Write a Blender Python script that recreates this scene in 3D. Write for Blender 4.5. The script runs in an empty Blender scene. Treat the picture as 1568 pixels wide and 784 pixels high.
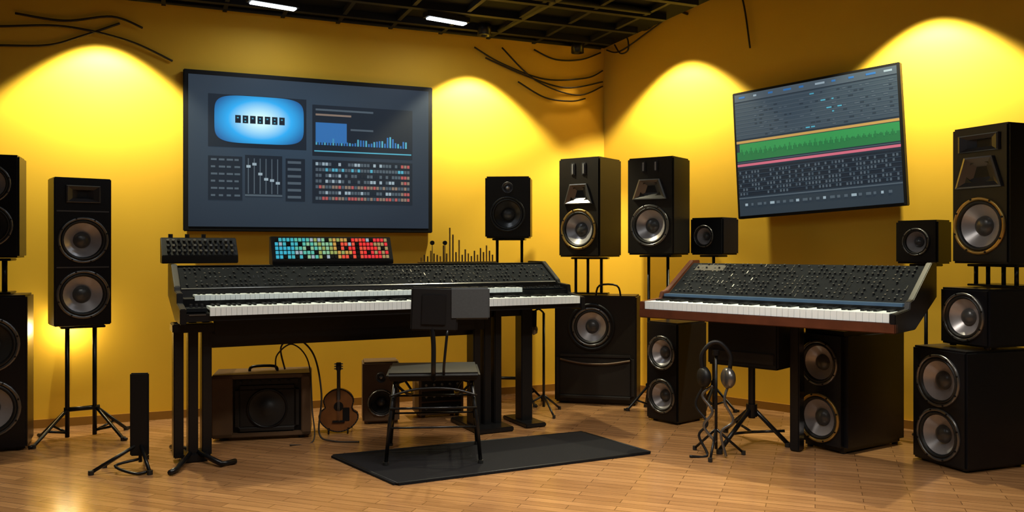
import bpy, bmesh, math, random
from mathutils import Matrix, Vector
random.seed(4)
sc=bpy.context.scene
sc.view_settings.view_transform='Standard'
try: sc.view_settings.look='None'
except Exception: pass
sc.view_settings.exposure=0.0

# ---------------------------------------------------------------- materials
def pmat(name,col,rough=.5,metal=0,emis=None,es=0,noise=0,nscale=30,bump=0,spec=.5):
    m=bpy.data.materials.new(name); m.use_nodes=True
    nt=m.node_tree; b=nt.nodes['Principled BSDF']
    b.inputs['Base Color'].default_value=(*col,1)
    b.inputs['Roughness'].default_value=rough
    b.inputs['Metallic'].default_value=metal
    b.inputs['Specular IOR Level'].default_value=spec
    if emis:
        b.inputs['Emission Color'].default_value=(*emis,1); b.inputs['Emission Strength'].default_value=es
    if noise or bump:
        tc=nt.nodes.new('ShaderNodeTexCoord'); n=nt.nodes.new('ShaderNodeTexNoise')
        n.inputs['Scale'].default_value=nscale; n.inputs['Detail'].default_value=4
        nt.links.new(tc.outputs['Object'],n.inputs['Vector'])
        if noise:
            r=nt.nodes.new('ShaderNodeMixRGB'); r.blend_type='MIX'
            r.inputs[1].default_value=(*[c*(1-noise) for c in col],1); r.inputs[2].default_value=(*[min(1,c*(1+noise)) for c in col],1)
            nt.links.new(n.outputs['Fac'],r.inputs[0]); nt.links.new(r.outputs[0],b.inputs['Base Color'])
        if bump:
            bp=nt.nodes.new('ShaderNodeBump'); bp.inputs['Strength'].default_value=bump; bp.inputs['Distance'].default_value=.01
            nt.links.new(n.outputs['Fac'],bp.inputs['Height']); nt.links.new(bp.outputs['Normal'],b.inputs['Normal'])
    return m
BLACK=pmat('black_cabinet',(.006,.006,.008),.32,noise=.2,spec=.35)
CAB=pmat('cabinet_side',(.010,.008,.006),.4,noise=.2,spec=.35)
BLK=pmat('matte_black',(.005,.005,.006),.5,spec=.3)
STEEL=pmat('black_steel',(.008,.008,.009),.3,.2,spec=.35)
RUB=pmat('rubber',(.010,.010,.010),.5)
CONE=pmat('cone_grey',(.42,.40,.41),.33,.4,noise=.2,nscale=12)
CONED=pmat('cone_dark',(.035,.035,.035),.35,.2)
CAPM=pmat('dust_cap',(.07,.07,.07),.3,.2)
RING=pmat('ring_steel',(.18,.175,.17),.3,.8)
GOLD=pmat('ring_brass',(.50,.33,.10),.35,.8)
SILV=pmat('silver',(.5,.5,.52),.3,.6)
HORN=pmat('horn',(.05,.05,.055),.25,.2)
WHITEK=pmat('white_keys',(.86,.95,1.0),.25)
BLACKK=pmat('black_keys',(.01,.01,.01),.3,spec=.2)
PANEL=pmat('console_panel',(.010,.012,.015),.8,noise=.3,nscale=60,spec=.04)
PANEL2=pmat('console_edge',(.007,.007,.008),.4,spec=.25)
KNOB=pmat('knob',(.028,.029,.032),.6,spec=.1)
KNOBW=pmat('button_tan',(.07,.064,.055),.6,spec=.1)
KNOBG=pmat('button_grey',(.055,.065,.075),.6,spec=.1)
BLUEST=pmat('blue_strip',(.05,.09,.15),.3,emis=(.15,.3,.5),es=.10,spec=.3)
WOOD=pmat('wood_lip',(.10,.03,.014),.35,noise=.4,nscale=14)
AMPW=pmat('amp_wood',(.09,.048,.022),.5,noise=.3,nscale=10)
GWOOD=pmat('guitar_wood',(.18,.065,.018),.3,noise=.5,nscale=12)
RUGM=pmat('rug_fibre',(.009,.009,.011),.9,noise=.3,nscale=300,bump=.4,spec=.12)
GRILL=pmat('grille',(.014,.011,.009),.6,noise=.5,nscale=200,spec=.3)
CEIL=pmat('ceiling_black',(.003,.0035,.005),.9,noise=.3,spec=.1)
CBEAM=pmat('ceiling_beam',(.008,.009,.013),.7,spec=.2)
DARKFAB=pmat('upholstery_grey',(.045,.05,.055),.6,noise=.2,nscale=120,spec=.3)
CABLE=pmat('cable',(.02,.012,.006),.6)
LAMP=pmat('lamp_white',(1,1,1),.4,emis=(.85,.95,1),es=6)
LAMPW=pmat('lamp_warm',(1,1,1),.4,emis=(1,.8,.4),es=6)
def emat(name,c,s=1.0): return pmat(name,tuple(x*.3 for x in c),.4,emis=c,es=s)

WALL=pmat('yellow_paint',(.88,.53,.045),.6,noise=.05,nscale=2.5,bump=.02,spec=.2)
TRIM=pmat('ochre_trim',(.30,.14,.015),.5)
def floormat():
    m=bpy.data.materials.new('wood_floor'); m.use_nodes=True; nt=m.node_tree; b=nt.nodes['Principled BSDF']
    tc=nt.nodes.new('ShaderNodeTexCoord'); mp=nt.nodes.new('ShaderNodeMapping'); mp.inputs['Rotation'].default_value=(0,0,math.radians(20))
    nt.links.new(tc.outputs['Object'],mp.inputs['Vector'])
    br=nt.nodes.new('ShaderNodeTexBrick'); br.inputs['Scale'].default_value=1; br.inputs['Brick Width'].default_value=.45; br.inputs['Row Height'].default_value=.06
    br.inputs['Mortar Size'].default_value=.002; br.inputs['Color1'].default_value=(.40,.21,.090,1); br.inputs['Color2'].default_value=(.29,.145,.060,1); br.inputs['Mortar'].default_value=(.14,.065,.025,1)
    br.inputs['Bias'].default_value=0
    nt.links.new(mp.outputs[0],br.inputs['Vector'])
    mp2=nt.nodes.new('ShaderNodeMapping'); mp2.inputs['Scale'].default_value=(3,40,1); nt.links.new(mp.outputs[0],mp2.inputs['Vector'])
    n=nt.nodes.new('ShaderNodeTexNoise'); n.inputs['Scale'].default_value=1.2; n.inputs['Detail'].default_value=6; nt.links.new(mp2.outputs[0],n.inputs['Vector'])
    mx=nt.nodes.new('ShaderNodeMixRGB'); mx.blend_type='MULTIPLY'; mx.inputs[0].default_value=.5
    cr=nt.nodes.new('ShaderNodeValToRGB'); cr.color_ramp.elements[0].color=(.45,.4,.35,1); cr.color_ramp.elements[0].position=.3; cr.color_ramp.elements[1].position=.7
    nt.links.new(n.outputs['Fac'],cr.inputs[0]); nt.links.new(br.outputs['Color'],mx.inputs[1]); nt.links.new(cr.outputs[0],mx.inputs[2])
    nt.links.new(mx.outputs[0],b.inputs['Base Color']); b.inputs['Roughness'].default_value=.2
    bp=nt.nodes.new('ShaderNodeBump'); bp.inputs['Strength'].default_value=.12; bp.inputs['Distance'].default_value=.004
    nt.links.new(br.outputs['Fac'],bp.inputs['Height']); bp.invert=True; nt.links.new(bp.outputs[0],b.inputs['Normal'])
    return m
FLOOR=floormat()

# ---------------------------------------------------------------- mesh builder
class MB:
    def __init__(s): s.bm=bmesh.new(); s.mats=[]
    def mi(s,m):
        if m not in s.mats: s.mats.append(m)
        return s.mats.index(m)
    def add(s,tb,mat,M=None,smooth=False):
        i=s.mi(mat)
        if M is not None: bmesh.ops.transform(tb,matrix=M,verts=tb.verts)
        for f in tb.faces: f.material_index=i; f.smooth=smooth
        t=bpy.data.meshes.new('t'); tb.to_mesh(t); tb.free(); s.bm.from_mesh(t); bpy.data.meshes.remove(t)
    def qbox(s,x0,x1,y0,y1,z0,z1,mat,M=None):
        i=s.mi(mat); P=[(x0,y0,z0),(x1,y0,z0),(x1,y1,z0),(x0,y1,z0),(x0,y0,z1),(x1,y0,z1),(x1,y1,z1),(x0,y1,z1)]
        v=[s.bm.verts.new((M@Vector(p)) if M is not None else p) for p in P]
        for q in ((3,2,1,0),(4,5,6,7),(0,1,5,4),(1,2,6,5),(2,3,7,6),(3,0,4,7)):
            f=s.bm.faces.new([v[k] for k in q]); f.material_index=i
    def box(s,x0,x1,y0,y1,z0,z1,mat,M=None,bev=.006,seg=2):
        tb=bmesh.new(); bmesh.ops.create_cube(tb,size=1)
        bmesh.ops.transform(tb,matrix=Matrix.Translation(((x0+x1)/2,(y0+y1)/2,(z0+z1)/2))@Matrix.Diagonal((x1-x0,y1-y0,z1-z0,1)),verts=tb.verts)
        if bev: bmesh.ops.bevel(tb,geom=tb.edges[:],offset=bev,segments=seg,affect='EDGES')
        s.add(tb,mat,M)
    def prism(s,prof,x0,x1,mat,M=None,bev=0):
        tb=bmesh.new(); a=[tb.verts.new((x0,p[0],p[1])) for p in prof]; b=[tb.verts.new((x1,p[0],p[1])) for p in prof]
        n=len(prof); tb.faces.new(a); tb.faces.new(b[::-1])
        for k in range(n): tb.faces.new((a[k],b[k],b[(k+1)%n],a[(k+1)%n]))
        bmesh.ops.recalc_face_normals(tb,faces=tb.faces)
        if bev: bmesh.ops.bevel(tb,geom=tb.edges[:],offset=bev,segments=2,affect='EDGES')
        s.add(tb,mat,M)
    def lathe(s,prof,mat,M=None,seg=32,sx=1,sz=1,smooth=True):
        tb=bmesh.new(); rings=[]
        for r,y in prof:
            rings.append([tb.verts.new((math.cos(2*math.pi*k/seg)*r*sx,y,math.sin(2*math.pi*k/seg)*r*sz)) for k in range(seg)])
        for A,B in zip(rings,rings[1:]):
            for k in range(seg): tb.faces.new((A[k],A[(k+1)%seg],B[(k+1)%seg],B[k]))
        if prof[-1][0]<.004: tb.faces.new(rings[-1])
        s.add(tb,mat,M,smooth)
    def cyl(s,c,r,h,mat,M=None,seg=20,r2=None,axis='Z',bev=0):
        tb=bmesh.new(); bmesh.ops.create_cone(tb,cap_ends=True,segments=seg,radius1=r,radius2=r if r2 is None else r2,depth=h)
        R=Matrix.Identity(4)
        if axis=='Y': R=Matrix.Rotation(math.pi/2,4,'X')
        if axis=='X': R=Matrix.Rotation(math.pi/2,4,'Y')
        T=Matrix.Translation(c)@R
        s.add(tb,mat,T if M is None else M@T,False)
    def tube(s,pts,r,mat,M=None,seg=8,smooth_path=0,closed=False):
        P=[Vector(p) for p in pts]
        if smooth_path and len(P)>2:
            Q=[]; n=len(P)
            for i in range(n-1):
                p0=P[max(0,i-1)];p1=P[i];p2=P[i+1];p3=P[min(n-1,i+2)]
                for k in range(smooth_path):
                    t=k/smooth_path
                    Q.append(.5*((2*p1)+(p2-p0)*t+(2*p0-5*p1+4*p2-p3)*t*t+(3*p1-p0-3*p2+p3)*t**3))
            Q.append(P[-1]); P=Q
        tb=bmesh.new(); rings=[]
        d=(P[1]-P[0]).normalized(); a=d.orthogonal().normalized()
        for i,p in enumerate(P):
            d=(P[min(i+1,len(P)-1)]-P[max(i-1,0)]).normalized()
            a=(a-d*a.dot(d)); a=a.normalized() if a.length>1e-6 else d.orthogonal().normalized()
            b=d.cross(a)
            rings.append([tb.verts.new(p+r*(math.cos(2*math.pi*k/seg)*a+math.sin(2*math.pi*k/seg)*b)) for k in range(seg)])
        for A,B in zip(rings,rings[1:]):
            for k in range(seg): tb.faces.new((A[k],A[(k+1)%seg],B[(k+1)%seg],B[k]))
        tb.faces.new(rings[0][::-1]); tb.faces.new(rings[-1])
        s.add(tb,mat,M,True)
    def done(s,name,M=None):
        me=bpy.data.meshes.new(name); bmesh.ops.recalc_face_normals(s.bm,faces=s.bm.faces)
        s.bm.to_mesh(me); s.bm.free()
        for m in s.mats: me.materials.append(m)
        o=bpy.data.objects.new(name,me); sc.collection.objects.link(o)
        if M is not None: o.matrix_world=M
        return o
def place(x,y,z,deg): return Matrix.Translation((x,y,z))@Matrix.Rotation(math.radians(deg),4,'Z')

# ---------------------------------------------------------------- room
C=Vector((.829,7.5)); U=Vector((.923,.384)); W=Vector((.741,-.671))
LN=Vector((.384,-.923)); RN=Vector((-.671,-.741))
def LW(t,n,z): p=C-U*t+LN*n; return (p.x,p.y,z)
def RW(s,n,z): p=C+W*s+RN*n; return (p.x,p.y,z)
LE=C-U*5.2; RE=C+W*4.2; HT=4.2; YB=-1.5; ZC=3.05
def wall(name,p,q,h=HT,mat=WALL,th=.1,z0=0):
    p=Vector(p);q=Vector(q); d=(q-p); L=d.length; ang=math.degrees(math.atan2(d.y,d.x))
    b=MB(); b.qbox(0,L,0,th,z0,h,mat); return b.done(name,place(p.x,p.y,0,ang))
WDK=pmat('acoustic_fabric_charcoal',(.05,.045,.04),.9,noise=.3,nscale=50)
wall('wall_left',LE,C); wall('wall_right',C,RE)
wall('wall_side_left',(LE.x,YB),LE,mat=WDK); wall('wall_side_right',RE,(RE.x,YB),mat=WDK); wall('wall_back',(RE.x,YB),(LE.x,YB),mat=WDK)
def slab(name,poly,z0,z1,mat):
    b=MB(); tb=bmesh.new(); a=[tb.verts.new((p[0],p[1],z0)) for p in poly]; c=[tb.verts.new((p[0],p[1],z1)) for p in poly]; n=len(poly)
    tb.faces.new(a); tb.faces.new(c)
    for k in range(n): tb.faces.new((a[k],a[(k+1)%n],c[(k+1)%n],c[k]))
    b.add(tb,mat); return b.done(name)
outline=[C,LE,(LE.x,YB),(RE.x,YB),RE]
slab('floor',outline,-.1,0,FLOOR)
slab('ceiling',outline,HT,HT+.1,CEIL)
slab('ceiling_dropped',[C,LE,(LE.x,YB),(RE.x,YB),(RE.x,.02)],ZC,ZC+.1,CEIL)
b=MB(); b.qbox(0,5.2,-.015,0,0,.06,TRIM); b.done('baseboard_left',place(LE.x,LE.y,0,math.degrees(math.atan2(U.y,U.x))))
b=MB(); b.qbox(0,4.2,-.015,0,0,.06,TRIM); b.done('baseboard_right',place(C.x,C.y,0,math.degrees(math.atan2(W.y,W.x))))

b=MB()
ML=place(C.x,C.y,0,math.degrees(math.atan2(U.y,U.x)))
for i in range(9):
    y=-.30-.42*i
    b.qbox(-5,-.1,y-.025,y+.025,3.0,ZC,CBEAM,ML)
for i in range(12):
    x=-.30-.42*i
    b.qbox(x-.015,x+.015,-3.9,-.05,3.01,ZC,CBEAM,ML)
b.tube([ML@Vector((-1.15,-.2,3.022)),ML@Vector((-.9,-3.8,3.022))],.025,CBEAM,seg=14)
b.tube([ML@Vector((-4.8,-1.25,3.022)),ML@Vector((-.3,-1.25,3.022))],.025,CBEAM,seg=12)
b.tube([ML@Vector((-4.8,-.12,3.02)),ML@Vector((-.1,-.12,3.02))],.016,CBEAM,seg=12)
b.done('ceiling_truss')

def fixture(x,y,deg,L=.42,w=.1,e=8,col=(.85,.93,1),spread=180):
    b=MB(); b.box(-L/2-.02,L/2+.02,-w/2-.015,w/2+.015,2.96,2.999,CBEAM,bev=.004)
    b.box(-L/2,L/2,-w/2,w/2,2.948,2.96,LAMP,bev=.003)
    b.done('fluorescent_and_fill_light',place(x,y,0,deg))
    l=bpy.data.lights.new('fluorescent_and_fill_lamp','AREA'); l.shape='RECTANGLE'; l.size=L; l.size_y=w; l.energy=e; l.color=col; l.spread=math.radians(spread)
    o=bpy.data.objects.new('fluorescent_and_fill_lamp',l); sc.collection.objects.link(o); o.matrix_world=place(x,y,2.935,deg)
fixture(-1.68,5.86,34,.32,.06,3); fixture(-.49,6.25,34,.32,.06,3)
for (x,y,e) in ((-1.5,3.3,16),(.5,3.8,44),(.4,1.6,24),(2.2,2.2,22)):  # unseen fill strips, added to brighten the floor and black cabinet fronts
    fixture(x,y,22,1.2,.2,e,(1,.91,.78),115)

def spot(p,e,half,blend=.3,col=(1,.93,.62),aim=(0,0,-1),fix=True,size=.03,arm=None):
    l=bpy.data.lights.new('wall_washer_lamp','SPOT'); l.energy=e; l.color=col; l.spot_size=math.radians(half*2); l.spot_blend=blend; l.shadow_soft_size=size
    o=bpy.data.objects.new('wall_washer_lamp',l); sc.collection.objects.link(o)
    o.location=p; o.rotation_euler=Vector(aim).to_track_quat('-Z','Y').to_euler()
    if fix:
        b=MB(); M=Matrix.Translation(p)
        b.lathe([(.001,.12),(.05,.12),(.055,.1),(.055,.012),(.05,.012),(.045,.03),(.001,.03)],STEEL,M@Matrix.Rotation(math.pi/2,4,'X'))
        if arm is not None: b.tube([Vector(p)+Vector((0,0,.1)),Vector(arm)],.012,STEEL)
        b.done('wall_washer_spot')
def up(p,z): return (p[0],p[1],z)
for t,e in ((4.07,250),(1.278,225)):
    p=LW(t,.33,2.95); spot(p,e,51,arm=up(p,ZC))
p=LW(.35,.16,2.93); spot(p,7,32,arm=up(p,ZC),col=(1,.7,.4))
for s,e in ((.85,205),(2.75,270)):
    p=RW(s,.35,3.10); spot(p,e,49,arm=RW(s,0,3.2))

# ---------------------------------------------------------------- speakers
def boolean_body(x0,x1,y0,y1,z0,z1,holes,bev):
    tb=bmesh.new(); bmesh.ops.create_cube(tb,size=1)
    bmesh.ops.transform(tb,matrix=Matrix.Translation(((x0+x1)/2,(y0+y1)/2,(z0+z1)/2))@Matrix.Diagonal((x1-x0,y1-y0,z1-z0,1)),verts=tb.verts)
    bmesh.ops.bevel(tb,geom=tb.edges[:],offset=bev,segments=2,affect='EDGES')
    me=bpy.data.meshes.new('a'); tb.to_mesh(me); tb.free(); o=bpy.data.objects.new('a',me); sc.collection.objects.link(o)
    cb=bmesh.new()
    for (x,z,rx,rz,d) in holes:
        bmesh.ops.create_cone(cb,cap_ends=True,segments=32,radius1=1,radius2=1,depth=1,matrix=Matrix.Translation((x,d/2-.01,z))@Matrix.Diagonal((rx,d+.02,rz,1))@Matrix.Rotation(math.pi/2,4,'X'))
    cm=bpy.data.meshes.new('c'); cb.to_mesh(cm); cb.free(); c=bpy.data.objects.new('c',cm); sc.collection.objects.link(c)
    md=o.modifiers.new('b','BOOLEAN'); md.object=c; md.operation='DIFFERENCE'; md.solver='EXACT'
    dg=bpy.context.evaluated_depsgraph_get(); dg.update()
    ev=bpy.data.meshes.new_from_object(o.evaluated_get(dg))
    r=bmesh.new(); r.from_mesh(ev)
    bpy.data.objects.remove(o); bpy.data.objects.remove(c); bpy.data.meshes.remove(ev)
    return r
def driver(b,x,z,R,ring=RING,cone=CONE):
    M=Matrix.Translation((x,0,z))
    b.lathe([(R*1.12,.001),(R*1.12,-.008),(R*1.08,-.013),(R*1.0,-.010),(R*.985,.0)],ring,M)
    b.lathe([(R*.985,.0),(R*.95,-.010),(R*.90,-.011),(R*.85,.0),(R*.83,.006)],RUB,M)
    b.lathe([(R*.83,.006),(R*.62,.026),(R*.40,.045),(R*.34,.050)],cone,M)
    b.lathe([(R*.40,.047),(R*.35,.030),(R*.2,.018),(.001,.014)],CAPM,M)
    for k in range(8):
        a=k*math.pi/4+.3; b.cyl((math.cos(a)*R*1.065,-.013,math.sin(a)*R*1.065),R*.035+.001,.006,BLK,M,seg=6,axis='Y')
def tweeter(b,x,z,R):
    M=Matrix.Translation((x,0,z))
    b.lathe([(R*1.5,.001),(R*1.5,-.006),(R*1.4,-.008),(R*.9,.012),(R*.5,.016)],HORN,M)
    b.lathe([(R*.55,.016),(R*.45,.0),(R*.2,-.008),(.001,-.010)],SILV,M)
def slotw(b,x,z,w,h):
    b.box(x-w/2,x+w/2,-.008,.002,z-h/2,z+h/2,HORN,bev=.004); b.box(x-w*.15,x+w*.15,-.014,-.004,z-h*.4,z+h*.4,SILV,bev=.002)
def hornf(b,x,z,w,h):
    i=b.mi(HORN)
    def ring(sx,sz,y): return [b.bm.verts.new((x+a*sx*w/2,y,z+c*sz*h/2)) for a,c in ((-1,-1),(1,-1),(1,1),(-1,1))]
    R=[ring(1,1,.001),ring(1,1,-.014),ring(.92,.9,-.016),ring(.62,.5,.0),ring(.3,.42,.03)]
    for A,B in zip(R,R[1:]):
        for k in range(4):
            f=b.bm.faces.new((A[k],A[(k+1)%4],B[(k+1)%4],B[k])); f.material_index=i
    f=b.bm.faces.new(R[-1]); f.material_index=b.mi(BLK)
def hornflare(b,x,z,w,h):
    i=b.mi(RING)
    o=[(-.30,.5),(.30,.5),(.5,-.5),(-.5,-.5)]
    def ring(s,y,dz=0): return [b.bm.verts.new((x+a*s*w,y,z+c*s*h+dz)) for a,c in o]
    R=[ring(1,.001),ring(1,-.016),ring(.9,-.018),ring(.35,.02,.02*h)]
    for A,B in zip(R,R[1:]):
        for k in range(4):
            f=b.bm.faces.new((A[k],A[(k+1)%4],B[(k+1)%4],B[k])); f.material_index=i
    f=b.bm.faces.new(R[-1]); f.material_index=b.mi(BLK)
def speaker(name,cx,cy,z,a,Wd,H,D,dr,body=BLACK,feet=True,extra=None,bev=.012,seam=None):
    b=MB(); holes=[]
    for d in dr:
        if d[0]=='w': holes.append((d[1],d[2],d[3]*1.02,d[3]*1.02,.07))
        if d[0]=='t': holes.append((d[1],d[2],d[3]*1.3,d[3]*1.3,.03))
        if d[0]=='h': holes.append((d[1],d[2],d[3]*.44,d[4]*.4,.05))
        if d[0]=='f': holes.append((d[1],d[2],d[3]*.3,d[4]*.35,.05))
    f0=.012 if feet else 0
    r=boolean_body(-Wd/2,Wd/2,0,D,f0,H,holes,bev)
    b.add(r,body)
    for d in dr:
        if d[0]=='w': driver(b,d[1],d[2],d[3],d[4] if len(d)>4 else RING,d[5] if len(d)>5 else CONE)
        if d[0]=='t': tweeter(b,*d[1:])
        if d[0]=='h': hornf(b,*d[1:])
        if d[0]=='f': hornflare(b,*d[1:])
        if d[0]=='s': slotw(b,*d[1:])
    if seam:
        for zz in seam: b.qbox(-Wd/2+.015,Wd/2-.015,-.004,.004,zz-.004,zz+.004,RING)
    if feet:
        for sx in (-1,1):
            for y in (.05,D-.05): b.cyl((sx*(Wd/2-.05),y,.008),.018,.016,RUB,seg=12)
    b.box(-.06,.06,D-.002,D+.006,H*.25,H*.25+.1,PANEL,bev=.002)
    if extra: extra(b)
    return b.done(name,place(cx,cy,z,-a))
def fromcorner(nx,ny,a,Wd):
    r=math.radians(a); return nx-Wd/2*math.cos(r), ny+Wd/2*math.sin(r)
def stand(name,cx,cy,z0,z1,a=0,poles=((0,0),),feet=True,plate=(.2,.2),r=.012,spread=.3,d0=0):
    b=MB(); pw,pd=plate
    b.box(-pw/2,pw/2,-pd/2,pd/2,z1-z0-.017,z1-z0-.002,STEEL,bev=.003)
    for px,py in poles: b.tube([(px,py,.004 if not feet else .02),(px,py,z1-z0-.01)],r,STEEL,seg=10)
    if feet:
        xs=max(abs(p[0]) for p in poles)
        b.tube([(-xs-.02,0,.2),(xs+.02,0,.2)],r*1.1,STEEL) if len(poles)>1 else b.cyl((0,0,.21),.022,.06,STEEL)
        for k in range(4 if len(poles)>1 else 3):
            an=math.radians(35+k*(90 if len(poles)>1 else 120)); sx=(xs if math.cos(an)>0 else -xs) if len(poles)>1 else 0
            e=Vector((sx+math.cos(an)*spread,math.sin(an)*spread,.012))
            b.tube([(sx,0,.2),e,e+Vector((math.cos(an)*.03,math.sin(an)*.03,0))],r*.8,STEEL)
            b.tube([(sx,0,.05),(sx+math.cos(an)*spread*.6,math.sin(an)*spread*.6,.085)],r*.6,STEEL)
            b.cyl(e,.016,.024,RUB,seg=10)
    else:
        b.box(-pw/2,pw/2,-pd/2,pd/2,.002,.014,STEEL,bev=.003)
    return b.done(name,place(cx,cy,z0,-a))

speaker('studio_speaker',-2.76,5.36,.752,-38,.335,.95,.22,[('h',0,.845,.20,.11),('w',0,.55,.133),('w',0,.20,.14)],seam=(.735,.375),feet=False,bev=.006)
stand('speaker_stand',-2.82,5.46,0,.75,-32,((-.085,0),(.075,0)),plate=(.26,.2),spread=.24,r=.014)
speaker('studio_speaker',-3.21,5.06,0,-24,.46,.96,.34,[('w',.02,.66,.155,RING,CONED),('w',.02,.27,.16)])
speaker('studio_speaker',-3.22,5.12,1.19,-22,.33,.64,.28,[('w',0,.46,.11),('w',0,.2,.12,RING,CONED)],feet=False)
stand('speaker_stand',-3.25,5.22,.963,1.188,-22,((.06,0),),feet=False,plate=(.22,.2),r=.016)
speaker('bookshelf_speaker',-.035,6.6,1.33,5,.36,.49,.26,[('w',0,.19,.125,RUB,CONED),('t',0,.40,.03)],feet=False,body=CAB)
stand('speaker_stand',-.02,6.73,0,1.33,5,((-.10,0),(.10,0)),plate=(.26,.2),spread=.2)
def gx(b):
    b.box(-.31,.31,-.02,.004,.05,.40,GRILL,bev=.03,seg=3)
    b.tube([(-.28,-.03,.36),(-.1,-.035,.33),(.1,-.035,.33),(.28,-.03,.36)],.008,AMPW,smooth_path=4)
    b.tube([(.0,.035,.86),(.03,.035,.95),(.17,.035,.95),(.20,.035,.86)],.008,STEEL,smooth_path=4)
    b.lathe([(.19,.001),(.19,-.012),(.17,-.014),(.165,.0)],BLK,Matrix.Translation((-.03,0,.62)))
speaker('bass_cabinet',.665,6.66,0,14,.66,.87,.33,[('w',-.03,.62,.14,RING,CONE)],extra=gx,body=CAB)
speaker('studio_speaker',.53,6.62,1.18,36,.38,.79,.36,[('s',-.05,.70,.04,.10),('s',.05,.70,.04,.10),('f',0,.50,.26,.16),('w',0,.22,.145,GOLD)],feet=False,body=CAB)
stand('speaker_stand',.64,6.80,.875,1.178,14,((-.12,0),(-.02,0),(.09,0)),feet=False,plate=(.3,.12))
speaker('studio_speaker',1.03,6.22,1.20,36,.38,.73,.30,[('s',-.05,.66,.035,.08),('s',.05,.66,.035,.08),('f',0,.49,.28,.15),('w',0,.22,.14,RING)],feet=False,body=CAB)
stand('speaker_stand',1.13,6.33,0,1.20,36,((-.10,0),(.06,0)),plate=(.26,.2),spread=.16)
speaker('bookshelf_speaker',1.46,6.26,1.20,44,.28,.28,.24,[('w',-.02,.14,.075)],feet=False)
stand('speaker_stand',1.54,6.36,0,1.20,44,((0,0),),plate=(.16,.14),spread=.16)
x,y=fromcorner(1.165,5.86,50,.29); speaker('floor_speaker',x,y,0,50,.29,.72,.34,[('w',0,.50,.11),('w',0,.19,.11)])
x,y=fromcorner(2.00,5.0,58,.34); speaker('floor_speaker',x,y,0,58,.34,.745,.62,[('w',-.02,.54,.125),('w',-.02,.20,.135,GOLD)],bev=.03)
x,y=fromcorner(2.51,4.60,70,.38); speaker('floor_speaker',x,y,0,70,.38,.675,.5,[('w',0,.49,.135),('w',0,.18,.135)])
x,y=fromcorner(2.645,4.62,70,.33); speaker('studio_speaker',x,y,.68,70,.33,.34,.42,[('w',0,.175,.125)])
x,y=fromcorner(2.78,4.66,68,.37); speaker('studio_speaker',x,y,1.16,68,.37,.80,.36,[('h',0,.70,.26,.10),('f',0,.53,.30,.18),('w',0,.22,.150,GOLD)],feet=False)
stand('speaker_stand',x+.2,y+.08,1.023,1.158,68,((-.13,-.08),(-.05,-.08),(.05,-.08),(.13,-.08)),feet=False,plate=(.32,.24))
speaker('bookshelf_speaker',2.60,5.36,1.15,55,.28,.28,.18,[('w',0,.14,.08)],feet=False)
stand('speaker_stand',2.69,5.41,0,1.15,55,((0,0),),plate=(.16,.12),spread=.1)

# ---------------------------------------------------------------- wall screens
def radial(name,cx,cz,rx,rz,c0,c1,c2,mid=.6):
    m=bpy.data.materials.new(name); m.use_nodes=True; nt=m.node_tree; b=nt.nodes['Principled BSDF']
    tc=nt.nodes.new('ShaderNodeTexCoord'); mp=nt.nodes.new('ShaderNodeMapping')
    mp.inputs['Location'].default_value=(-cx/rx,0,-cz/rz); mp.inputs['Scale'].default_value=(1/rx,0,1/rz)
    ln=nt.nodes.new('ShaderNodeVectorMath'); ln.operation='LENGTH'; cr=nt.nodes.new('ShaderNodeValToRGB')
    e=cr.color_ramp.elements; e[0].position=.15; e[0].color=(*c0,1); e[1].position=1; e[1].color=(*c2,1); k=e.new(mid); k.color=(*c1,1)
    nt.links.new(tc.outputs['Object'],mp.inputs[0]); nt.links.new(mp.outputs[0],ln.inputs[0]); nt.links.new(ln.outputs['Value'],cr.inputs[0])
    nt.links.new(cr.outputs[0],b.inputs['Emission Color']); b.inputs['Emission Strength'].default_value=1; b.inputs['Base Color'].default_value=(.01,.015,.025,1); b.inputs['Roughness'].default_value=.35
    return m
SCR=radial('display_slate',.75,.75,1.25,.9,(.028,.050,.078),(.024,.036,.052),(.016,.024,.038))
PAN=emat('display_panel_dark',(.010,.016,.026),1); PLT=emat('display_grey',(.065,.09,.115),1); PWH=emat('display_white',(.26,.34,.40),1)
PBL=emat('display_blue',(.03,.14,.38),1); PCY=emat('display_cyan',(.07,.32,.45),1); PGR=emat('display_green',(.02,.15,.05),1)
POR=emat('display_orange',(.45,.27,.08),1); PPK=emat('display_pink',(.5,.12,.18),1); PRD=emat('display_red',(.35,.08,.08),1); PTN=emat('display_tan',(.20,.15,.12),1)
GLOW=radial('display_glow',.54,.84,.37,.24,(.65,.97,1),(.03,.42,.90),(.015,.10,.30),.62)
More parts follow.
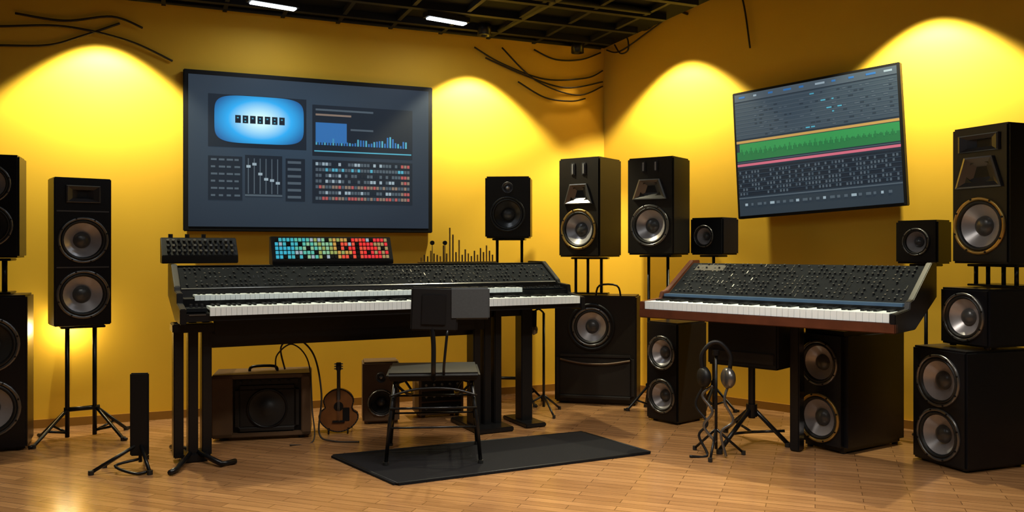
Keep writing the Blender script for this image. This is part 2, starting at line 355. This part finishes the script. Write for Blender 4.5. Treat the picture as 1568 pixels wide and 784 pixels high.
def screen_left():
    Wd,H=1.90,1.19; b=MB()
    b.box(0,Wd,-.06,-.012,0,H,BLK,bev=.006); b.box(.3,Wd-.3,-.012,-.002,.2,H-.2,BLK,bev=0)
    b.qbox(.035,Wd-.035,-.063,-.055,.035,H-.035,SCR)
    sx=Wd/378; sz=H/246
    def R(x0,y0,x1,y1,m,l=1): b.qbox((x0-280)*sx,(x1-280)*sx,-.0635-.001*l,-.06,H-(y1-108)*sz,H-(y0-108)*sz,m)
    R(314,143,456,224,PAN,1)
    tb=bmesh.new(); vs=[]; n=64
    for k in range(n):
        a=2*math.pi*k/n; cx=abs(math.cos(a))**.42*math.copysign(1,math.cos(a)); cz=abs(math.sin(a))**.42*math.copysign(1,math.sin(a))
        vs.append(tb.verts.new((.54+.325*cx,-.0662,.84+.178*cz)))
    tb.faces.new(vs); b.add(tb,GLOW)
    for i in range(7):
        x=352+i*10.6; R(x,174,x+8,186,PAN,4); R(x+2.5,177,x+5,179,PCY,5)
        if i%2: R(x+2.5,182,x+5,184,PCY,5)
    R(465,150,624,232,PAN,1); R(470,156,560,159,PLT,2); R(470,164,525,167,PTN,2); R(470,178,518,210,PBL,2); R(524,186,560,189,PLT,2)
    for i in range(34):
        h=random.uniform(2,14)*(1.6 if 24<i<30 else .7); R(470+i*4.3,212-h,472.6+i*4.3,214,PBL if i%3 else PCY,2)
    R(468,223,622,225,PCY,2)
    R(465,238,624,308,PAN,1)
    for r in range(7):
        y=242+r*9.2
        for i in range(30):
            m=random.choice([PLT,PLT,PWH,PAN]) if i<27 else random.choice([PTN,PRD])
            if r in (1,): m=random.choice([PCY,PLT,PLT])
            if r in (4,6): m=random.choice([PTN,PTN,PRD,PLT])
            R(470+i*5,y,474+i*5,y+5,m,2)
    R(314,238,362,306,PAN,1); R(366,235,420,300,PAN,1); R(425,238,454,306,PAN,1)
    for r in range(6):
        for i in range(4): R(318+i*11,242+r*11,318+i*11+random.choice((6,8,9)),245+r*11,PLT,2)
        R(428,242+r*11,448,246+r*11,PLT,2)
    for i in range(6):
        x=370+i*8.5; R(x,240,x+1.5,295,PLT,2); y=random.uniform(245,288); R(x-2,y,x+4,y+4,PWH,3)
    R(366,296,420,299,PLT,2)
    b.done('wall_display_screen',place(*LW(3.529,0,1.375),math.degrees(math.atan2(U.y,U.x))))
screen_left()
SCR2=emat('monitor_navy',(.022,.034,.048),1); PGR2=emat('display_green_b',(.03,.24,.07),1); S2B=emat('monitor_slate',(.04,.062,.085),1)
def screen_right():
    Wd,H=1.24,.98; b=MB()
    b.box(0,Wd,-.03,.025,0,H,BLK,bev=.005)
    b.box(.15,Wd-.1,.02,.10,.12,H-.12,BLK,bev=.004)
    b.qbox(.02,Wd-.02,-.033,-.02,.02,H-.02,SCR2)
    def R(x0,y0,x1,y1,m,l=1): b.qbox(.02+x0*(Wd-.04),.02+x1*(Wd-.04),-.0335-.001*l,-.03,.02+(1-y1)*(H-.04),.02+(1-y0)*(H-.04),m)
    R(0,0,1,.06,PLT)
    R(0,.07,1,.37,S2B,1)
    for i in range(10): R(.03+i*.1,.02,.03+i*.1+random.uniform(.02,.06),.035,PWH if i%4==1 else PBL,2)
    for r in range(9):
        y=.08+r*.032; R(.0,y,1,y+.004,PLT,2)
        for i in range(26):
            if random.random()<.5:
                x=.13+i*.033; R(x,y+.012,x+random.uniform(.01,.03),y+.022,random.choice([PLT,SCR2,SCR2,PCY if .4<x<.75 else PLT]),2)
    R(.0,.385,1,.405,POR,2)
    R(.02,.41,1,.475,PGR2,1); R(.0,.475,1,.55,PGR,1)
    for i in range(60):
        h=random.uniform(.005,.03); R(.03+i*.016,.475-h,.037+i*.016,.475+h,PGR2 if i%2 else PGR,2)
    R(0,.575,1,.595,PPK,2); R(0,.56,1,.566,PLT,2)
    R(.0,.61,1,.84,PAN,1)
    for r in range(6):
        R(0,.63+r*.035,1,.633+r*.035,S2B,2)
        for i in range(48):
            if random.random()<.65: R(.01+i*.0205,.637+r*.035,.01+i*.0205+.011,.657+r*.035,PLT if random.random()<.8 else S2B,2)
    R(0,.85,1,.86,PLT,1)
    for i in range(22): R(.04+i*.042,.90,.04+i*.042+random.uniform(.012,.03),.92,PWH if i%4==0 else PLT,2)
    th=math.radians(3.0)
    M=place(*RW(1.385,.12,1.475),math.degrees(math.atan2(W.y,W.x)))@Matrix.Rotation(-th,4,'Y')
    b.done('wall_monitor_screen',M)
screen_right()

# ---------------------------------------------------------------- keyboards
def keys(b,x0,x1,y0,y1,z,n,top=.02,drop=0):
    w=(x1-x0)/n
    b.qbox(x0,x1,y0+.03,y1,z-.004,z+.004,BLACKK)
    for i in range(n):
        b.qbox(x0+i*w+.0008,x0+(i+1)*w-.0008,y0,y1,z,z+top,WHITEK)
        if drop: b.qbox(x0+i*w+.0008,x0+(i+1)*w-.0008,y0,y0+.018,z-drop,z,WHITEK)
        if i%7 in (0,1,3,4,5) and i<n-1:
            b.qbox(x0+(i+1)*w-w*.27,x0+(i+1)*w+w*.27,y0+(y1-y0)*.45,y1,z+top,z+top+.010,BLACKK)
def knobgrid(b,x0,x1,nx,p0,p1,ny,skip=.2):
    dy=p1[0]-p0[0]; dz=p1[1]-p0[1]; L=math.hypot(dy,dz); ang=math.atan2(dz,dy)
    M=Matrix.Translation((0,p0[0],p0[1]))@Matrix.Rotation(ang,4,'X')
    for j in range(ny):
        v=L*(j+.6)/(ny+.2)
        for i in range(nx):
            if random.random()<skip: continue
            x=x0+(x1-x0)*(i+.5)/nx
            q=random.random()
            if q<.55: b.cyl((x,v,.007),.007,.014,KNOB,M,seg=8,r2=.006)
            elif q<.9: b.qbox(x-.005,x+.005,v-.005,v+.005,0,.006,random.choice([KNOBW,KNOB,KNOBG,KNOB]),M)
            else: b.qbox(x-.003,x+.003,v-.016,v+.016,0,.004,BLACKK,M)
AL=math.degrees(math.atan2(1.2,2.366)); KL=2.68
MK=place(-1.876,4.70,0,AL)
b=MB()
prof=[(0,.83),(0,.875),(.19,.885),(.19,.950),(.335,.955),(.345,.995),(.56,1.125),(.78,1.135),(.78,.96),(.30,.83)]
b.prism(prof,.03,KL-.03,PANEL2)
b.qbox(.035,KL-.035,.565,.78,1.134,1.137,PANEL)
for x0,x1 in ((0,.035),(KL-.035,KL)):
    b.prism([(-.012,.815),(-.012,.905),(.18,.93),(.19,.985),(.33,.995),(.345,1.02),(.56,1.15),(.795,1.15),(.795,.94),(.30,.815)],x0,x1,PANEL2,bev=.004)
keys(b,.16,KL-.05,-.022,.165,.892,84,drop=.03)
keys(b,.10,KL-.40,.185,.30,.958,76,top=.014,drop=.018)
M=Matrix.Translation((0,.347,.998))@Matrix.Rotation(math.atan2(.13,.215),4,'X')
b.qbox(.04,KL-.04,.005,.245,.0,.004,PANEL,M)
b.qbox(.04,KL-.04,-.004,.004,.0,.008,RING,M)
knobgrid(b,.06,KL-.06,88,(.352,1.004),(.562,1.128),5)
b.qbox(.04,.15,.02,.17,.885,.905,PANEL)
for i in range(3): b.cyl((.07+i*.03,.1,.915),.008,.02,KNOB,seg=10)
b.qbox(KL-.38,KL-.05,.2,.33,.953,.965,PANEL)
knobgrid(b,KL-.37,KL-.06,8,(.2,.965),(.33,.965),4)
b.qbox(.05,.14,-.004,.0,.865,.872,RING)
b.done('synthesizer_keyboard',MK)

b=MB()
for x in (-.02,.06,.135):
    b.box(x,x+.055,.14,.26,.03,.812,STEEL,bev=.006)
b.box(-.03,.20,.10,.28,.76,.812,STEEL,bev=.006)
b.tube([(.09,.2,.06),(-.02,-.06,.02),(-.06,-.12,.018)],.016,STEEL); b.tube([(.09,.2,.06),(.22,-.06,.02),(.3,-.02,.018)],.016,STEEL)
b.tube([(.09,.2,.06),(.0,.52,.018)],.016,STEEL); b.box(.02,.17,.12,.28,.002,.05,STEEL)
b.box(.16,1.98,.16,.28,.69,.79,BLK,bev=.008); b.box(.2,1.94,.13,.16,.74,.826,STEEL,bev=.005)
b.box(.2,1.9,.24,.27,.65,.69,STEEL,bev=.003)
for x in (1.89,1.97,2.05):
    b.box(x,x+.055,.16,.28,.03,.826,STEEL,bev=.006)
b.box(1.86,2.13,.02,.50,0.002,.035,STEEL,bev=.006)
b.box(2.27,2.36,.18,.28,.02,.826,STEEL,bev=.006); b.box(2.24,2.40,.05,.42,0.002,.03,STEEL,bev=.006)
b.box(2.0,2.35,.2,.25,.77,.826,STEEL)
b.done('keyboard_stand',MK)

AR=math.degrees(math.atan2(-1.05,1.143)); RL=1.59; MR=place(.867,5.50,0,AR)
b=MB()
prof=[(0,.80),(0,.858),(.205,.868),(.205,.925),(.27,.935),(.60,1.14),(.68,1.14),(.68,.98),(.30,.80)]
b.prism(prof,.02,RL-.02,PANEL2)
b.box(-.01,RL+.01,-.035,.012,.795,.85,WOOD,bev=.005)
ck=[(-.03,.795),(-.03,.90),(.2,.915),(.215,.955),(.27,.965),(.60,1.165),(.695,1.165),(.695,.96),(.30,.795)]
b.prism(ck,-.01,.022,WOOD,bev=.004)
b.prism(ck,RL-.022,RL+.01,PANEL2,bev=.004)
keys(b,.025,RL-.025,-.02,.180,.882,44,drop=.03)
b.qbox(.03,RL-.03,.206,.268,.925,.943,BLUEST)
M=Matrix.Translation((0,.272,.938))@Matrix.Rotation(math.atan2(.205,.33),4,'X')
b.qbox(.03,RL-.03,.0,.385,.0,.004,PANEL,M)
b.qbox(.08,.3,.29,.36,.004,.007,KNOBW,M)
knobgrid(b,.05,RL-.05,46,(.28,.946),(.60,1.145),9)
b.done('synthesizer_keyboard',MR)
b=MB()
b.box(.36,.84,.20,.42,.50,.792,BLK,bev=.012); b.box(.38,.82,.19,.21,.53,.60,GRILL,bev=.005)
b.cyl((.62,.3,.35),.022,.36,STEEL); b.cyl((.62,.3,.22),.035,.08,STEEL)
for k in range(3):
    a=math.radians(-95+120*k); rr=.36 if k!=1 else .22; e=(.62+math.cos(a)*rr,.3+math.sin(a)*rr,.018)
    b.tube([(.62,.3,.24),e],.014,STEEL); b.cyl((e[0],e[1],.015),.02,.026,RUB)
    b.tube([(.62,.3,.08),(.62+math.cos(a)*.2,.3+math.sin(a)*.2,.10)],.009,STEEL)
b.box(.87,.93,.30,.38,0.002,.792,STEEL,bev=.006)
b.done('keyboard_stand',MR)

# ---------------------------------------------------------------- desk-top gear
b=MB()
b.prism([(0,0),(0,.05),(.10,.165),(.15,.165),(.15,0)],0,.46,PANEL2,bev=.004)
M=Matrix.Translation((0,.0,.05))@Matrix.Rotation(math.atan2(.115,.10),4,'X')
for i in range(13):
    for j in range(3): b.cyl((.04+i*.032,.03+j*.045,.008),.009,.016,random.choice([KNOB,RING,BLACKK,KNOBW]),M,seg=10)
for i in range(3): b.cyl((.06+.1*i,.12,.175),.014,.025,KNOB,seg=12)
b.done('audio_mixer',MK@Matrix.Translation((-.05,.60,1.153)))
b=MB()
LW_=.84
b.prism([(0,0),(0,.03),(.075,.19),(.12,.19),(.12,0)],0,LW_,PANEL2,bev=.004)
M=Matrix.Translation((0,.0,.03))@Matrix.Rotation(math.atan2(.16,.075),4,'X')
cols=[(.03,.35,.5),(.04,.35,.42),(.08,.4,.32),(.2,.42,.25),(.25,.3,.08),(.45,.25,.05),(.65,.06,.03),(.7,.02,.02),(.65,.02,.03),(.3,.2,.08)]
cm=[emat('pad_%d'%i,c,1.0) for i,c in enumerate(cols)]
N=30
for i in range(N):
    for j in range(5):
        q=random.random(); k=min(9,max(0,int(i/N*10+random.uniform(-1,1))))
        m=cm[k] if q<.72 else (PWH if q<.80 else BLACKK)
        x=.025+i*(LW_-.05)/N
        b.qbox(x,x+.019,.012+j*.032,.012+j*.032+.022,0,.007,m,M)
b.done('led_step_sequencer',MK@Matrix.Translation((.63,.61,1.139)))
b=MB()
b.box(0,.62,0,.05,0,.012,GOLD,bev=.002)
for i in range(24):
    h=[.03,.05,.04,.08,.06,.05,.04,.12,.06,.25,.20,.07,.16,.05,.09,.06,.04,.08,.05,.10,.07,.12,.08,.05][i]
    b.box(.015+i*.025,.023+i*.025,.018,.03,.01,.012+h,[GOLD,AMPW,AMPW][i%3],bev=.001)
for i in (3,7): b.cyl((.03+i*.025,.024,.15),.016,.012,BLK,axis='Y')
b.tube([(.105,.024,.01),(.105,.024,.15)],.003,BLK); b.tube([(.205,.024,.01),(.205,.024,.15)],.003,BLK)
b.done('waveform_sculpture',MK@Matrix.Translation((1.68,.64,1.139)))

# ---------------------------------------------------------------- rug & chair
b=MB()
rc=[Vector(p) for p in [(-1.09,4.98),(-.613,4.37),(.857,5.06),(.48,5.63)]]
tb=bmesh.new(); a=[tb.verts.new((p.x,p.y,0.001)) for p in rc]; c=[tb.verts.new((p.x,p.y,.013)) for p in rc]
tb.faces.new(a[::-1]); tb.faces.new(c)
for k in range(4): tb.faces.new((a[k],a[(k+1)%4],c[(k+1)%4],c[k]))
bmesh.ops.bevel(tb,geom=[e for e in tb.edges if abs(e.verts[0].co.z-e.verts[1].co.z)>.005],offset=.02,segments=3,affect='EDGES')
b.add(tb,RUGM)
for k in range(4):
    p=rc[k];q=rc[(k+1)%4]; cen=sum(rc,Vector((0,0)))/4
    b.tube([(*(p.lerp(cen,.02)),.012),(*(q.lerp(cen,.02)),.012)],.005,BLK)
b.done('floor_rug')
b=MB(); Z0=.013
b.box(-.27,.27,-.23,.23,.50,.535,BLK,bev=.015,seg=3)
b.box(-.25,.25,-.21,.21,.485,.503,STEEL,bev=.005)
for sx in (-1,1):
    for sy in (-1,1):
        b.tube([(sx*.22,sy*.18,.49),(sx*.25,sy*.21,.25),(sx*.27,sy*.23,Z0+.008)],.011,STEEL); b.cyl((sx*.27,sy*.23,Z0+.010),.016,.016,RUB,seg=10)
    b.tube([(sx*.25,-.21,.28),(sx*.25,.21,.28)],.007,STEEL)
    b.tube([(sx*.255,-.215,.18),(sx*.255,.215,.18)],.007,STEEL)
    b.tube([(sx*.22,-.19,.47),(sx*.16,-.1,.40),(sx*.13,.05,.38),(sx*.2,.18,.46)],.008,STEEL,smooth_path=5)
for sy in (-1,1):
    b.tube([(-.25,sy*.21,.33),(.25,sy*.21,.33)],.007,STEEL)
    b.tube([(-.25,sy*.215,.40),(-.1,sy*.215,.44),(.1,sy*.215,.44),(.25,sy*.215,.40)],.007,STEEL,smooth_path=5)
    b.tube([(-.26,sy*.215,.22),(.26,sy*.215,.22)],.006,STEEL)
b.tube([(.0,-.2,.49),(.0,-.25,.56),(.0,-.24,.70),(-.01,-.23,.82)],.014,STEEL,smooth_path=5)
b.tube([(.06,-.2,.50),(.06,-.25,.58),(.08,-.24,.78)],.008,STEEL,smooth_path=5)
b.box(-.16,.11,-.245,-.205,.775,1.025,BLK,Matrix.Rotation(math.radians(2),4,'Y'),bev=.010,seg=3)
b.box(.08,.31,-.255,-.215,.84,1.025,DARKFAB,Matrix.Rotation(math.radians(3),4,'Z'),bev=.010,seg=3)
b.box(-.10,.04,-.252,-.243,.81,.985,PANEL2,Matrix.Rotation(math.radians(2),4,'Y'),bev=.004)
b.box(-.06,.06,-.20,-.18,.80,.90,STEEL)
b.done('studio_chair',place(-.47,5.0,0,5))

# ---------------------------------------------------------------- under-desk gear
b=MB()
b.box(-.31,.31,0,.30,.02,.05,AMPW,bev=.006); b.box(-.31,.31,0,.30,.40,.43,AMPW,bev=.006)
b.box(-.31,-.18,0,.30,.02,.43,AMPW,bev=.006); b.box(.25,.31,0,.30,.02,.43,AMPW,bev=.006)
b.box(-.18,.25,.03,.29,.05,.40,BLK,bev=.002)
b.box(-.165,.235,.008,.032,.06,.355,GRILL,bev=.03,seg=3)
b.lathe([(.13,.0),(.13,-.006),(.12,-.008),(.115,.0)],STEEL,Matrix.Translation((.035,.008,.205)))
b.lathe([(.115,.0),(.05,.006),(.04,-.004),(.001,-.008)],RUB,Matrix.Translation((.035,.002,.205)))
b.box(-.16,.23,.01,.032,.36,.395,PANEL2,bev=.003)
for i in range(6): b.cyl((-.13+i*.06,.005,.378),.009,.016,KNOB,axis='Y',seg=12)
b.tube([(-.09,.15,.425),(-.07,.15,.46),(.07,.15,.46),(.09,.15,.425)],.01,STEEL,smooth_path=4)
for sx in (-.25,.25):
    for y in (.05,.25): b.cyl((sx,y,.012),.02,.02,RUB,seg=12)
b.done('guitar_amplifier',place(-1.63,5.42,0,12))
b=MB()
b.tube([(-1.50,5.5,.45),(-1.52,5.48,.6),(-1.42,5.46,.66),(-1.30,5.46,.55),(-1.24,5.42,.3),(-1.25,5.40,.05),(-1.15,5.36,.008),(-.98,5.34,.008)],.006,CABLE,smooth_path=8)
b.tube([(-1.56,5.5,.45),(-1.54,5.46,.55),(-1.44,5.46,.62),(-1.34,5.48,.5),(-1.30,5.42,.2),(-1.28,5.36,.008),(-1.40,5.25,.008)],.005,CABLE,smooth_path=8)
b.done('amplifier_cable')
b=MB(); outl=[]; n=48
for k in range(n):
    a=2*math.pi*k/n; c=math.cos(a); s_=math.sin(a)
    zz=c*.16; xx=s_*(.135 if zz<0 else .115)*(1-.25*math.exp(-((zz-.02)/.045)**2))*(1.15)
    outl.append((xx,zz))
tb=bmesh.new(); A=[tb.verts.new((x,0,z)) for x,z in outl]; B=[tb.verts.new((x,.06,z)) for x,z in outl]
tb.faces.new(A); tb.faces.new(B[::-1])
for k in range(n): tb.faces.new((A[k],B[k],B[(k+1)%n],A[(k+1)%n]))
b.add(tb,GWOOD)
for k in range(n):
    x0,z0=outl[k]; x1,z1=outl[(k+1)%n]; b.tube([(x0,-.001,z0),(x1,-.001,z1)],.005,BLK,seg=5)
b.cyl((0,-.001,.03),.035,.004,BLK,axis='Y',seg=24); b.box(-.045,.045,-.012,.0,-.09,-.075,BLK,bev=.002)
b.box(.03,.08,-.004,.0,-.08,.02,BLK,bev=.002)
b.box(-.013,.013,-.012,.012,.08,.31,BLACKK,bev=.003); b.box(-.02,.02,-.008,.01,.30,.36,BLK,bev=.004)
for k in range(3):
    for sx in (-1,1): b.cyl((sx*.025,0,.312+k*.018),.005,.014,RING,axis='X',seg=8)
for sx in (-.007,-.002,.002,.007): b.tube([(sx,-.015,-.08),(sx,-.015,.33)],.0008,SILV,seg=4)
for sx in (-1,1):
    b.tube([(sx*.07,.07,-.10),(sx*.07,-.05,-.162),(sx*.07,-.06,-.13)],.006,STEEL); b.tube([(sx*.07,.06,-.05),(sx*.09,.16,-.165)],.006,STEEL)
b.tube([(-.07,.06,-.05),(.07,.06,-.05)],.006,STEEL)
b.done('acoustic_guitar',Matrix.Translation((-1.17,5.62,.155))@Matrix.Rotation(math.radians(8),4,'Z')@Matrix.Scale(.9,4))
speaker('bookshelf_speaker',-.93,5.92,0,-12,.26,.44,.24,[('w',0,.15,.085,RING,CONED),('t',0,.33,.025)],body=AMPW)
b=MB()
b.box(-.17,.17,0,.22,.02,.30,AMPW,bev=.008)
for j in range(3):
    b.box(-.15,.15,-.008,.002,.04+j*.085,.11+j*.085,PANEL2,bev=.002)
    for i in range(5): b.cyl((-.12+i*.06,-.012,.075+j*.085),.009,.014,RING,axis='Y',seg=10)
for sx in (-.13,.13):
    for y in (.04,.18): b.cyl((sx,y,.012),.015,.02,RUB,seg=10)
b.done('rack_unit',place(-.52,6.15,0,20))

def micstand(x,y,h,boom,deg,micr=.02,sp=.2):
    b=MB()
    b.tube([(0,0,.05),(0,0,h)],.011,STEEL)
    for k in range(3):
        a=math.radians(30+120*k); e=(math.cos(a)*sp,math.sin(a)*sp,.012); b.tube([(0,0,.14),e],.008,STEEL); b.cyl((e[0],e[1],.012),.012,.024,RUB,seg=8)
    b.tube([(0,0,h),(boom*.5,0,h+.03),(boom,0,h+.01)],.007,STEEL,smooth_path=4)
    b.cyl((boom,0,h-.04),micr,.12,PANEL,r2=micr*1.1); b.lathe([(micr*1.2,0),(micr*1.5,.02),(micr*1.3,.05),(.001,.065)],RING,Matrix.Translation((boom,0,h-.10))@Matrix.Rotation(-math.pi/2,4,'X'))
    b.done('microphone_stand',place(x,y,0,deg))
micstand(.24,6.30,.76,-.08,20,sp=.2)
b=MB()
b.tube([(0,0,.04),(0,0,.60)],.009,STEEL)
for k in range(3):
    a=math.radians(20+120*k); e=(math.cos(a)*.17,math.sin(a)*.17,.012); b.tube([(0,0,.16),e],.008,STEEL); b.cyl((e[0],e[1],.013),.013,.024,RUB,seg=8)
b.tube([(-.075,0,.50),(-.085,0,.60),(-.03,0,.675),(.03,0,.675),(.085,0,.60),(.075,0,.50)],.013,BLK,smooth_path=5)
for sx in (-1,1):
    b.lathe([(.001,-.025),(.05,-.025),(.062,-.008),(.062,.012),(.045,.026),(.001,.026)],RING if sx>0 else BLK,Matrix.Translation((sx*.07,0,.47))@Matrix.Rotation(math.pi/2*sx+.5,4,'Z'),seg=24)
b.tube([(-.07,0,.42),(-.12,.0,.3),(-.05,-.03,.2),(-.10,-.02,.12),(-.05,-.05,.010),(-.15,-.1,.010)],.008,BLK,smooth_path=6)
b.tube([(.07,0,.42),(.05,-.02,.33),(.10,-.03,.22),(.03,-.04,.15),(.06,-.05,.010)],.008,RING,smooth_path=6)
b.tube([(-.02,0,.42),(-.08,-.01,.36),(-.02,-.03,.27),(-.07,-.03,.18),(-.0,-.04,.09)],.009,RING,smooth_path=6)
b.cyl((0,0,.62),.02,.03,STEEL)
b.done('headphone_stand',place(1.23,5.02,0,-15))
b=MB()
b.box(-.05,.05,-.012,.012,.07,.54,BLK,bev=.006); b.tube([(0,.015,.03),(0,.015,.5)],.011,STEEL)
for k,(dx,dy) in enumerate(((-.22,-.12),(.10,-.16),(-.02,.2),(-.2,.03))):
    b.tube([(0,.01,.14),(dx,dy,.012)],.010,STEEL); b.cyl((dx,dy,.012),.016,.024,RUB,seg=8)
b.tube([(0,.0,.05),(-.1,-.1,.04),(.02,-.17,.012),(.08,-.14,.012)],.008,STEEL,smooth_path=5)
b.done('music_stand',place(-2.12,4.74,0,8))

# ---------------------------------------------------------------- cables
def cables(name,paths,r=.007):
    b=MB()
    for p in paths: b.tube(p,r,CABLE,smooth_path=8,seg=6)
    return b.done(name)
cables('wall_cable_bundle',[
 [LW(1.25,.02,2.94),LW(1.0,.03,2.82),LW(.6,.03,2.72),LW(.2,.03,2.76),LW(.03,.03,2.84)],
 [LW(1.15,.02,2.86),LW(.8,.03,2.74),LW(.4,.03,2.66),LW(.03,.03,2.74)],
 [LW(1.0,.02,2.96),LW(.7,.05,2.70),LW(.3,.04,2.60),LW(.03,.03,2.70)],
 [LW(.85,.02,2.68),LW(.6,.03,2.56),LW(.35,.03,2.545),LW(.2,.02,2.58)],
 [LW(.7,.02,2.97),LW(.5,.03,2.9),LW(.25,.03,2.92),LW(.05,.03,3.0)]])
cables('wall_cable_bundle',[
 [LW(5.1,.03,2.72),LW(4.7,.03,2.76),LW(4.3,.03,2.80),LW(3.9,.03,2.74),LW(3.6,.02,2.62)],
 [LW(5.1,.03,2.60),LW(4.7,.03,2.63),LW(4.4,.03,2.66),LW(4.2,.03,2.74),LW(3.95,.02,2.86)],
 [LW(4.6,.03,2.86),LW(4.3,.03,2.84),LW(4.0,.03,2.9),LW(3.8,.03,2.84)]],.008)
cables('wall_cable_bundle',[
 [RW(.05,.03,3.02),RW(.2,.05,2.98),RW(.45,.05,3.08),RW(.8,.04,3.25),RW(1.0,.03,3.4)],
 [RW(.08,.03,3.10),RW(.25,.05,3.2),RW(.5,.06,3.12),RW(.7,.05,3.3),RW(.85,.03,3.5)],
 [RW(.15,.05,3.05),RW(.22,.06,2.96),RW(.3,.06,2.98),RW(.28,.06,3.1),RW(.15,.05,3.14),RW(.1,.05,3.3)],
 [RW(1.25,.02,3.5),RW(1.36,.02,3.2),RW(1.42,.02,2.82)],
 [RW(2.75,.02,3.2),RW(2.85,.03,3.1),RW(2.8,.03,3.0),RW(3.0,.03,3.1)]],.007)

b=MB(); p=LW(4.28,.06,.80)
b.cyl(p,.05,.08,STEEL,seg=20,r2=.04); b.cyl((p[0],p[1],.757),.04,.006,LAMPW); b.tube([p,LW(4.28,-.0,.80)],.02,STEEL)
b.done('wall_sconce')
l=bpy.data.lights.new('sconce_lamp','POINT'); l.energy=5; l.color=(1,.85,.5); l.shadow_soft_size=.04
o=bpy.data.objects.new('sconce_lamp',l); sc.collection.objects.link(o); o.location=LW(4.28,.10,.70)

# ---------------------------------------------------------------- world & camera
w=bpy.data.worlds.new('w'); sc.world=w; w.use_nodes=True
w.node_tree.nodes['Background'].inputs[0].default_value=(.02,.02,.025,1)
cam=bpy.data.cameras.new('camera'); co=bpy.data.objects.new('camera',cam); sc.collection.objects.link(co)
co.location=(0,0,1.25); co.rotation_euler=(math.pi/2,0,0)
cam.sensor_width=36; cam.lens=1275/1568*36; cam.shift_y=-12/1568
sc.camera=co
